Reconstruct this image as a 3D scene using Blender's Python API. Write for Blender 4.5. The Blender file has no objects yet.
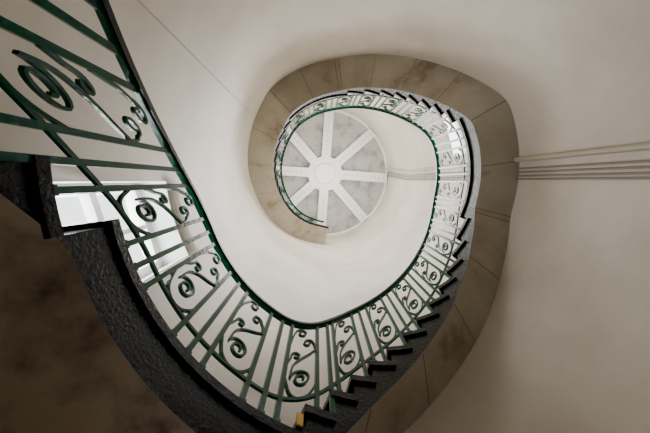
import bpy, bmesh, math, numpy as np
from mathutils import Vector, Matrix
rad=math.radians
# ---------------- camera ----------------
F=312.8; ZX,ZY=317.5,180.6
def basis(zx,zy,f):
    v=np.array([zx-325,216.5-zy,f]);v/=np.linalg.norm(v);a,b,c=v
    s=math.sqrt(1-a*a);pu=-a*b/s;pv=math.sqrt(1-b*b-pu*pu);wu=-a*c/s;wv=-(pu*wu+b*c)/pv
    return (s,0,a),(pu,pv,b),(wu,wv,c)
r_,p_,w_=basis(ZX,ZY,F)
def W(u,v,z): return (u,-v,z)
X=Vector(W(*r_));Y=Vector(W(*p_));Zb=-Vector(W(*w_))
M=Matrix((X,Y,Zb)).transposed().to_4x4()
cam=bpy.data.cameras.new('camera'); camo=bpy.data.objects.new('camera',cam)
bpy.context.collection.objects.link(camo); camo.matrix_world=M
cam.sensor_width=36; cam.lens=36*F/650; cam.clip_start=.02
bpy.context.scene.camera=camo
# ---------------- materials ----------------
def mat(name,col,rough=.5,col2=None,scale=3,bump=0,bscale=20,spec=.5,detail=6,lo=.4,hi=.65,metal=0,col3=None):
    m=bpy.data.materials.new(name);m.use_nodes=True;nt=m.node_tree;b=nt.nodes['Principled BSDF']
    b.inputs['Roughness'].default_value=rough;b.inputs['Metallic'].default_value=metal
    b.inputs['Specular IOR Level'].default_value=spec
    b.inputs['Base Color'].default_value=(*col,1)
    tc=nt.nodes.new('ShaderNodeTexCoord')
    if col2:
        n=nt.nodes.new('ShaderNodeTexNoise');n.inputs['Scale'].default_value=scale;n.inputs['Detail'].default_value=detail
        n.inputs['Roughness'].default_value=.6
        nt.links.new(tc.outputs['Object'],n.inputs['Vector'])
        cr=nt.nodes.new('ShaderNodeValToRGB');cr.color_ramp.elements[0].position=lo;cr.color_ramp.elements[1].position=hi
        cr.color_ramp.elements[0].color=(*col,1);cr.color_ramp.elements[1].color=(*col2,1)
        if col3:
            e=cr.color_ramp.elements.new(min(1,hi+.12));e.color=(*col3,1)
        nt.links.new(n.outputs['Fac'],cr.inputs['Fac']);nt.links.new(cr.outputs['Color'],b.inputs['Base Color'])
    if bump:
        n2=nt.nodes.new('ShaderNodeTexNoise');n2.inputs['Scale'].default_value=bscale;n2.inputs['Detail'].default_value=5
        nt.links.new(tc.outputs['Object'],n2.inputs['Vector'])
        bp=nt.nodes.new('ShaderNodeBump');bp.inputs['Strength'].default_value=bump;bp.inputs['Distance'].default_value=.02
        nt.links.new(n2.outputs['Fac'],bp.inputs['Height']);nt.links.new(bp.outputs['Normal'],b.inputs['Normal'])
    return m
m_wall=mat('plaster_wall',(.73,.67,.585),.40,(.56,.495,.41),.9,.2,3,lo=.36,hi=.68)
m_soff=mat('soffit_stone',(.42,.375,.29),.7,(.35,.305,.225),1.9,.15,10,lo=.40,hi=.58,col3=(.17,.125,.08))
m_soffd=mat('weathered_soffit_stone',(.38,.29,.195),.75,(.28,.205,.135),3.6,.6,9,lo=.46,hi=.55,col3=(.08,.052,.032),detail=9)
m_joint=mat('soffit_joint',(.16,.12,.08),.8)
m_black=mat('black_gloss_paint',(.001,.001,.0015),.12,(.008,.008,.009),85,.22,60,spec=.10,lo=.52,hi=.66)
m_tread=mat('tread_stone',(.33,.28,.22),.7,(.25,.21,.16),5)
m_green=mat('green_gloss_paint',(.0,.058,.026),.16,(.0,.080,.037),9,.1,30,spec=.13)
m_dgreen=mat('dark_green_handrail',(.0,.009,.005),.2,spec=.15)
m_white=mat('white_paint',(.78,.78,.77),.45)
m_ceil=mat('ceiling_paint',(.45,.44,.42),.55,(.25,.235,.21),3,lo=.46,hi=.68)
m_beam=mat('ceiling_beam_paint',(.90,.90,.88),.4)
m_hole=mat('dark_hole',(.40,.39,.37),.8)
m_pipe=mat('conduit_paint',(.50,.45,.35),.45)
m_pipe2=mat('thin_conduit_paint',(.30,.25,.19),.5)
m_yel=mat('yellow_paint',(.75,.45,.03),.5)
m_floor=mat('floor_stone',(.3,.26,.21),.8,(.22,.19,.15),3)
m_wire=mat('cable_grey',(.42,.38,.33),.6)
m_glass=bpy.data.materials.new('window_glass');m_glass.use_nodes=True
nt=m_glass.node_tree;nt.nodes.clear();o=nt.nodes.new('ShaderNodeOutputMaterial');mx=nt.nodes.new('ShaderNodeMixShader')
tr=nt.nodes.new('ShaderNodeBsdfTransparent');gl=nt.nodes.new('ShaderNodeBsdfGlossy');gl.inputs['Roughness'].default_value=.05
mx.inputs[0].default_value=.06;nt.links.new(tr.outputs[0],mx.inputs[1]);nt.links.new(gl.outputs[0],mx.inputs[2]);nt.links.new(mx.outputs[0],o.inputs[0])

class MB:
    def __init__(s,name,mats,smooth=False): s.n=name;s.v=[];s.f=[];s.m=[];s.mats=mats;s.sm=[];s.smooth=smooth
    def quad(s,pts,mi=0,sm=False):
        b=len(s.v);s.v+= [W(*p) for p in pts];s.f.append(tuple(range(b,b+len(pts))));s.m.append(mi);s.sm.append(sm)
    def grid(s,rows,mi=0,sm=True,closed=False):
        b=len(s.v);n=len(rows[0])
        for r in rows:s.v+=[W(*p) for p in r]
        for i in range(len(rows)-1):
            for j in range(n if closed else n-1):
                k=(j+1)%n
                s.f.append((b+i*n+j,b+i*n+k,b+(i+1)*n+k,b+(i+1)*n+j));s.m.append(mi);s.sm.append(sm)
    def box(s,o,ax,ay,az,mi=0):
        o,ax,ay,az=map(np.array,(o,ax,ay,az))
        c=[o+sx*ax+sy*ay+sz*az for sz in(-1,1) for sy in(-1,1) for sx in(-1,1)]
        b=len(s.v);s.v+=[W(*p) for p in c]
        for f in((0,1,3,2),(4,6,7,5),(0,4,5,1),(2,3,7,6),(0,2,6,4),(1,5,7,3)):
            s.f.append(tuple(b+i for i in f));s.m.append(mi);s.sm.append(False)
    def sweep(s,pts,a,bb,mi=0,up=(0,0,1),n=4,closed=False):
        P=[np.array(p,float) for p in pts];rows=[];N=len(P)
        for i in range(N):
            t=(P[(i+1)%N]-P[i-1]) if closed else P[min(i+1,N-1)]-P[max(i-1,0)]
            t=t/np.linalg.norm(t);u=np.array(up,float)
            sd=np.cross(t,u);sd/=max(np.linalg.norm(sd),1e-6);uu=np.cross(sd,t)
            ring=[]
            for k in range(n):
                an=2*math.pi*(k+.5)/n
                q=1.4142 if n==4 else 1
                ring.append(tuple(P[i]+sd*a*q*math.cos(an)+uu*bb*q*math.sin(an)))
            rows.append(ring)
        if closed: rows.append(rows[0])
        s.grid(rows,mi,n>4,True)
        if not closed:
            for r in(rows[0],rows[-1]): s.quad(r,mi)
    def done(s):
        me=bpy.data.meshes.new(s.n);me.from_pydata(s.v,[],s.f)
        for m in s.mats:me.materials.append(m)
        me.polygons.foreach_set('material_index',s.m);me.polygons.foreach_set('use_smooth',s.sm)
        me.validate();me.update()
        bm=bmesh.new();bm.from_mesh(me);bmesh.ops.remove_doubles(bm,verts=bm.verts,dist=1e-4);bmesh.ops.recalc_face_normals(bm,faces=bm.faces);bm.to_mesh(me);bm.free()
        ob=bpy.data.objects.new(s.n,me);bpy.context.collection.objects.link(ob);return ob
# ---------------- geometry functions ----------------
CU,CV,RI=.465,.063,1.285
def outer(z):
    t=min(1,max(0,(z-7.2)/2.1));t=t*t*(3-2*t)
    return .437+(.22-.437)*t,.085+(.2-.085)*t,1.726+(1.84-1.726)*t
def OP(th,z,dr=0):
    a,b,R=outer(z);return(a+(R+dr)*math.cos(rad(th)),b+(R+dr)*math.sin(rad(th)),z)
def IP(th,z,dr=0): return(CU+(RI+dr)*math.cos(rad(th)),CV+(RI+dr)*math.sin(rad(th)),z)
ZF,ZC=-1.6,9.3
KT=[100,112,150,160,170,180,192,243,251,264,287,313,327,344,386,395,407,420,435,450,456,492,502,518,534,552,580,612,640]
KZ=[-1.6,-1.6,-.05,.3,.66,.97,1.24,1.24,1.46,1.85,2.41,3.0,3.3,3.58,3.58,3.82,4.16,4.5,4.82,5.06,5.15,5.15,5.42,5.75,6.1,6.6,7.2,8.05,8.05]
def K(t): return float(np.interp(t,KT,KZ))
def KS(t,w=5): return sum(K(t+d) for d in np.linspace(-w,w,9))/9
flights=[(112,165,-1.6,.52,11),(243,344,1.24,3.58,13),(386,456,3.58,5.15,9),(492,612,5.15,8.05,16)]
bnd=[]
for a,b,z0,z1,n in flights:
    ts=np.linspace(a,b,600);zs=[K(t) for t in ts];rise=(z1-z0)/n
    for i in range(n): bnd.append((float(np.interp(z0+(i+.5)*rise,zs,ts)),z0+(i+1)*rise))
    if a==112: bnd+=[(171,.74),(180.5,.965),(190.5,1.24)]
TH=.24; TEND=622
# ---------------- staircase ----------------
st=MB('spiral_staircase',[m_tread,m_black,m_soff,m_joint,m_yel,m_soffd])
def sz(t): return max(ZF+.002,KS(t,3)-TH)
def so(t): return max(ZF+.002,sz(t)-float(np.interp(t,[106,190,236,256],[.1,.1,.1,0])))
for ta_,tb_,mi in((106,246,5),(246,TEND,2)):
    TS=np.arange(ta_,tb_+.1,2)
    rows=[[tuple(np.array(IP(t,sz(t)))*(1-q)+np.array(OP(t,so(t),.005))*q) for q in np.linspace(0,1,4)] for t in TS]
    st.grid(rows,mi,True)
seg=[(106,bnd[0][0],ZF+.01)]+[(bnd[i][0],bnd[i+1][0] if i+1<len(bnd) else TEND,bnd[i][1]) for i in range(len(bnd))]
NO=.02
for i,(a,b,z) in enumerate(seg):
    n=max(2,int((b-a)/2)+1);tt=np.linspace(a,b,n+1)
    st.grid([[IP(t,z),OP(t,z,.005)] for t in tt],0,False)
    st.grid([[IP(t,z),IP(t,min(z,sz(t)))] for t in tt],1,False)
    if i>0:
        t0=a-.9
        tt2=np.linspace(t0,b,n+1)
        sec=lambda t:[IP(t,z+.004,-NO),IP(t,z+.004,.05),IP(t,z-.045,.0),IP(t,z-.045,-NO)]
        rws=[sec(t) for t in tt2];st.grid(rws,1,False,True);st.quad(rws[0],1);st.quad(rws[-1],1)
        zp=seg[i-1][2]
        st.quad([IP(a,z),OP(a,z,.005),OP(a,zp,.005),IP(a,zp)],1)
        st.quad([IP(a-.9,z),OP(a-.7,z,.005),OP(a-.7,z-.04,.005),IP(a-.9,z-.04)],1)
        st.quad([IP(a-.9,z),OP(a-.7,z,.005),OP(a,z,.005),IP(a,z)],1)
        st.quad([IP(a-.9,z-.04),OP(a-.7,z-.04,.005),OP(a,z-.04,.005),IP(a,z-.04)],1)
zt=seg[-1][2]
st.quad([IP(TEND,zt),OP(TEND,zt),OP(TEND,sz(TEND)),IP(TEND,sz(TEND))],1)
for t in list(np.arange(262,344,20))+[344,364,386]+list(np.arange(403,456,17))+[456,474,492]+list(np.arange(512,612,20)):
    st.sweep([tuple(np.array(IP(t,sz(t)))*(1-q)+np.array(OP(t,so(t)))*q) for q in(0.02,1)],.004,.0015,3)
st.box(IP(244.2,1.30,-.026),(.016*math.sin(rad(244)),-.016*math.cos(rad(244)),0),(.004*math.cos(rad(244)),.004*math.sin(rad(244)),0),(0,0,.035),4)
st.done()
# ---------------- railing ----------------
ra=MB('stair_railing',[m_green,m_dgreen])
def RZ(t): return KS(t,7)+.95
tr_=np.arange(118,TEND-3,1.5)
ra.sweep([IP(t,RZ(t)) for t in tr_],.025,.012,1)
ra.sweep([IP(t,RZ(t)-.024) for t in tr_],.013,.008,0)
BR=.80
ra.sweep([IP(t,RZ(t)-BR) for t in tr_],.008,.009,0)
def topz(t):
    for a,b,z in seg:
        if a<=t<b:return z
    return K(t)
cent=[(133,18),(152,18),(170.5,19),(189.3,19),(208,19),(226.5,19),(244,16.5),(258.5,15.5)]
t=274
while t<TEND-8:
    onl=(338<t<386) or (450<t<492)
    P=18.5 if onl else 15.5
    cent.append((t,P)); t+=P
bars=[]
for c,P in cent: bars+=[c-.27*P,c+.27*P,c+.5*P]
bars=[b for b in bars if b<TEND-4]
def loc(t0,s,h,zb):
    t=t0+math.degrees(s/RI);return IP(t,zb+h+(KS(t,7)-KS(t0,7)))
for b in bars:
    er=np.array((math.cos(rad(b)),math.sin(rad(b)),0));ta=np.array((-er[1],er[0],0))
    z0=topz(b);z1=RZ(b)-.02
    ra.box(IP(b,(z0+z1)/2),er*.010,ta*.0125,(0,0,(z1-z0)/2),0)
    ra.box(IP(b,z0+.012),er*.016,ta*.018,(0,0,.012),0)
def spiral(c,r0,r1,a0,a1,n,sy=1.25):
    return [(c[0]+(r0+(r1-r0)*q)*math.cos(a0+(a1-a0)*q),c[1]+sy*(r0+(r1-r0)*q)*math.sin(a0+(a1-a0)*q)) for q in np.linspace(0,1,n)]
def smooth(pts,n=4):
    P=[np.array(p,float) for p in pts];o=[]
    for i in range(len(P)-1):
        a=P[max(i-1,0)];b=P[i];c=P[i+1];d=P[min(i+2,len(P)-1)]
        for k in range(n):
            t=k/n;o.append(tuple(.5*((2*b)+(-a+c)*t+(2*a-5*b+4*c-d)*t*t+(-a+3*b-3*c+d)*t**3)))
    o.append(tuple(P[-1]));return o
pi=math.pi
for c,P in cent:
    if c>TEND-8: continue
    hw=rad(.27*P)*RI-.008;zb=RZ(c)-.95
    R1=min(.062,hw*.82);up=(math.cos(rad(c)),math.sin(rad(c)),0)
    A=spiral((0,.31),.016,R1,-pi*.1,pi*3.0,30)+smooth([(-R1,.31),(-R1*.9,.42),(-.01,.50),(hw*.6,.56),(hw,.60)])[1:]
    B=smooth([(hw,.24),(hw*.6,.17),(0,.15),(-hw*.6,.19),(-hw*.98,.30)])
    Dd=smooth([(-hw,.44),(-hw*.8,.50)])+spiral((-hw*.45,.53),.032,.010,pi*1.0,-pi*.8,16)
    E=smooth([(hw,.60),(hw*.85,.67)])+spiral((hw*.35,.69),.038,.012,0,pi*2.2,20)
    C=smooth([(-hw,.64),(-hw*.85,.76)])+spiral((-hw*.2,.82),.046,.012,pi*1.0,-pi*1.3,24)
    for cv in(A,B,C,Dd,E):
        ra.sweep([loc(c,q[0],q[1],zb) for q in cv],.0062,.009,0,up=up)
ra.done()
# ---------------- wall with windows ----------------
wins=[(183,205,1.56,2.7),(10,31,3.95,4.95),(104,128,5.5,6.45),(236,256,-.5,.6)]
wl=MB('wall_round',[m_wall,m_white])
ths=sorted(set([float(x) for x in range(0,361,4)]+[w[0] for w in wins]+[w[1] for w in wins]))
zl=sorted(set([round(x,3) for x in np.arange(ZF,ZC,.35)]+[ZC]+[w[2] for w in wins]+[w[3] for w in wins]))
for i in range(len(zl)-1):
    for j in range(len(ths)-1):
        tm=(ths[j]+ths[j+1])/2;zm=(zl[i]+zl[i+1])/2
        if any(w[0]<tm<w[1] and w[2]<zm<w[3] for w in wins): continue
        wl.quad([OP(ths[j],zl[i]),OP(ths[j+1],zl[i]),OP(ths[j+1],zl[i+1]),OP(ths[j],zl[i+1])],0,True)
D=.36
for a,b,z0,z1 in wins:
    for t in(a,b): wl.quad([OP(t,z0),OP(t,z1),OP(t,z1,D),OP(t,z0,D)],1)
    tt=[t for t in ths if a<=t<=b]
    for z in(z0,z1): wl.grid([[OP(t,z),OP(t,z,D)] for t in tt],1,False)
wl.done()
for k,(a,b,z0,z1) in enumerate(wins,1):
    w=MB('window_%d'%k,[m_white,m_glass])
    c=(a+b)/2;er=np.array((math.cos(rad(c)),math.sin(rad(c)),0));ta=np.array((-er[1],er[0],0))
    Rr=1.726+.24;hw=Rr*math.sin(rad(b-a)/2);base=np.array((.437,.085,0))+er*(Rr*math.cos(rad(b-a)/2)+.03)
    def bx(s,z,hs,hz,d=.03,dd=0,mi=0): w.box(base+ta*s+er*dd+np.array((0,0,z)),ta*hs,er*d,(0,0,hz),mi)
    zm=(z0+z1)/2;hh=(z1-z0)/2
    bx(-hw+.035,zm,.035,hh);bx(hw-.035,zm,.035,hh);bx(0,z0+.035,hw,.035);bx(0,z1-.035,hw,.035)
    bx(0,zm,hw,.032,.035);bx(0,zm,.018,hh,.02)
    bx(0,z0+.01,hw,.012,.06,-.08)
    bx(0,zm,hw-.03,hh-.03,.002,0,1)
    w.done()
    L=bpy.data.lights.new('window_daylight','AREA');L.shape='RECTANGLE';L.size=2*hw*.95;L.size_y=(z1-z0)*.95
    L.energy=[52,85,85,10][k-1];L.color=(.95,.97,1.0)
    lo=bpy.data.objects.new('window_daylight',L);bpy.context.collection.objects.link(lo)
    pos=base+er*.3;lo.location=W(pos[0],pos[1],zm);d=Vector(W(-er[0],-er[1],0))
    lo.rotation_euler=d.to_track_quat('-Z','Y').to_euler()
# ---------------- floor / ceiling ----------------
fl=MB('floor',[m_floor]);fl.quad([OP(t,ZF,.02) for t in range(0,360,4)]);fl.done()
ce=MB('ceiling',[m_ceil,m_beam,m_hole])
cu,cv,R=outer(ZC)
def CP(r,t,z): return(cu+r*math.cos(rad(t)),cv+r*math.sin(rad(t)),z)
ce.grid([[CP(R+.02,t,ZC) for t in range(0,361,5)],[CP(R*.97,t,ZC) for t in range(0,361,5)],[CP(.2,t,ZC+.15) for t in range(0,361,5)],[CP(.001,t,ZC+.15) for t in range(0,361,5)]],0,False)
ce.grid([[CP(r,t,z) for t in range(0,361,5)] for r,z in((R+.02,ZC-.07),(R-.05,ZC-.07),(R-.05,ZC+.02))],1,False)
ce.grid([[CP(r,t,z) for t in range(0,361,10)] for r,z in((.50,ZC+.1),(.50,ZC-.12),(.40,ZC-.12),(.40,ZC-.05),(.31,ZC-.05),(.29,ZC-.17),(.001,ZC-.17))],1,False)
for k in range(8):
    t=-4+45*k;er=np.array((math.cos(rad(t)),math.sin(rad(t)),0));ta=np.array((-er[1],er[0],0))
    r0,r1=.46,R-.03;mid=np.array((cu,cv,0))+er*(r0+r1)/2
    ce.box(mid+np.array((0,0,ZC-.05)),er*(r1-r0)/2,ta*.11,(0,0,.09),1)
    for s in(-1,1): ce.box(mid+ta*s*.12+np.array((0,0,ZC-.07)),er*(r1-r0)/2,ta*.012,(0,0,.09),1)
    for q in np.linspace(r0+.1,r1-.1,10):
        p=np.array((cu,cv,ZC-.142))+er*q
        ce.sweep([tuple(p-np.array((0,0,.004))),tuple(p+np.array((0,0,.004)))],.018,.018,2,up=tuple(er),n=10)
ce.done()
# ---------------- conduits ----------------
for t,r in((4.6,.027),(1.4,.010),(.1,.010),(-1.2,.010),(-2.3,.010)):
    pp=MB('conduit_pipe',[m_pipe if r>.02 else m_pipe2])
    pp.sweep([OP(t,z,-r-.006) for z in np.linspace(ZF,ZC-.1,40)],r,r,0,up=(1,0,0),n=10)
    for z in (1.2,4.6,6.2,7.8):
        pp.box(OP(t,z,-r*1.0-.006),(r*1.05,0,0),(0,r*1.25,0),(0,0,.01))
    pp.done()
for t in(147.3,):
    pp=MB('wall_cable',[m_wire]);pp.sweep([OP(t,z,-.003) for z in np.linspace(-.4,5.1,20)],.0035,.0035,0,up=(1,0,0),n=6);pp.done()
# ---------------- lights ----------------
def pt(u,v,z,e,col,s=.3):  # added fill lights hanging free in the shaft, no lamp fixture behind them
    L=bpy.data.lights.new('fill_light','POINT');L.energy=e;L.color=col;L.shadow_soft_size=s
    o=bpy.data.objects.new('fill_light',L);o.location=W(u,v,z);bpy.context.collection.objects.link(o)
pt(.3,.1,7.4,160,(1,.985,.96),.4)
pt(.3,-.35,5.3,46,(1,.98,.95),.35)
wd=bpy.data.worlds.new('world');bpy.context.scene.world=wd;wd.use_nodes=True
wd.node_tree.nodes['Background'].inputs[0].default_value=(.93,.96,1,1);wd.node_tree.nodes['Background'].inputs[1].default_value=3
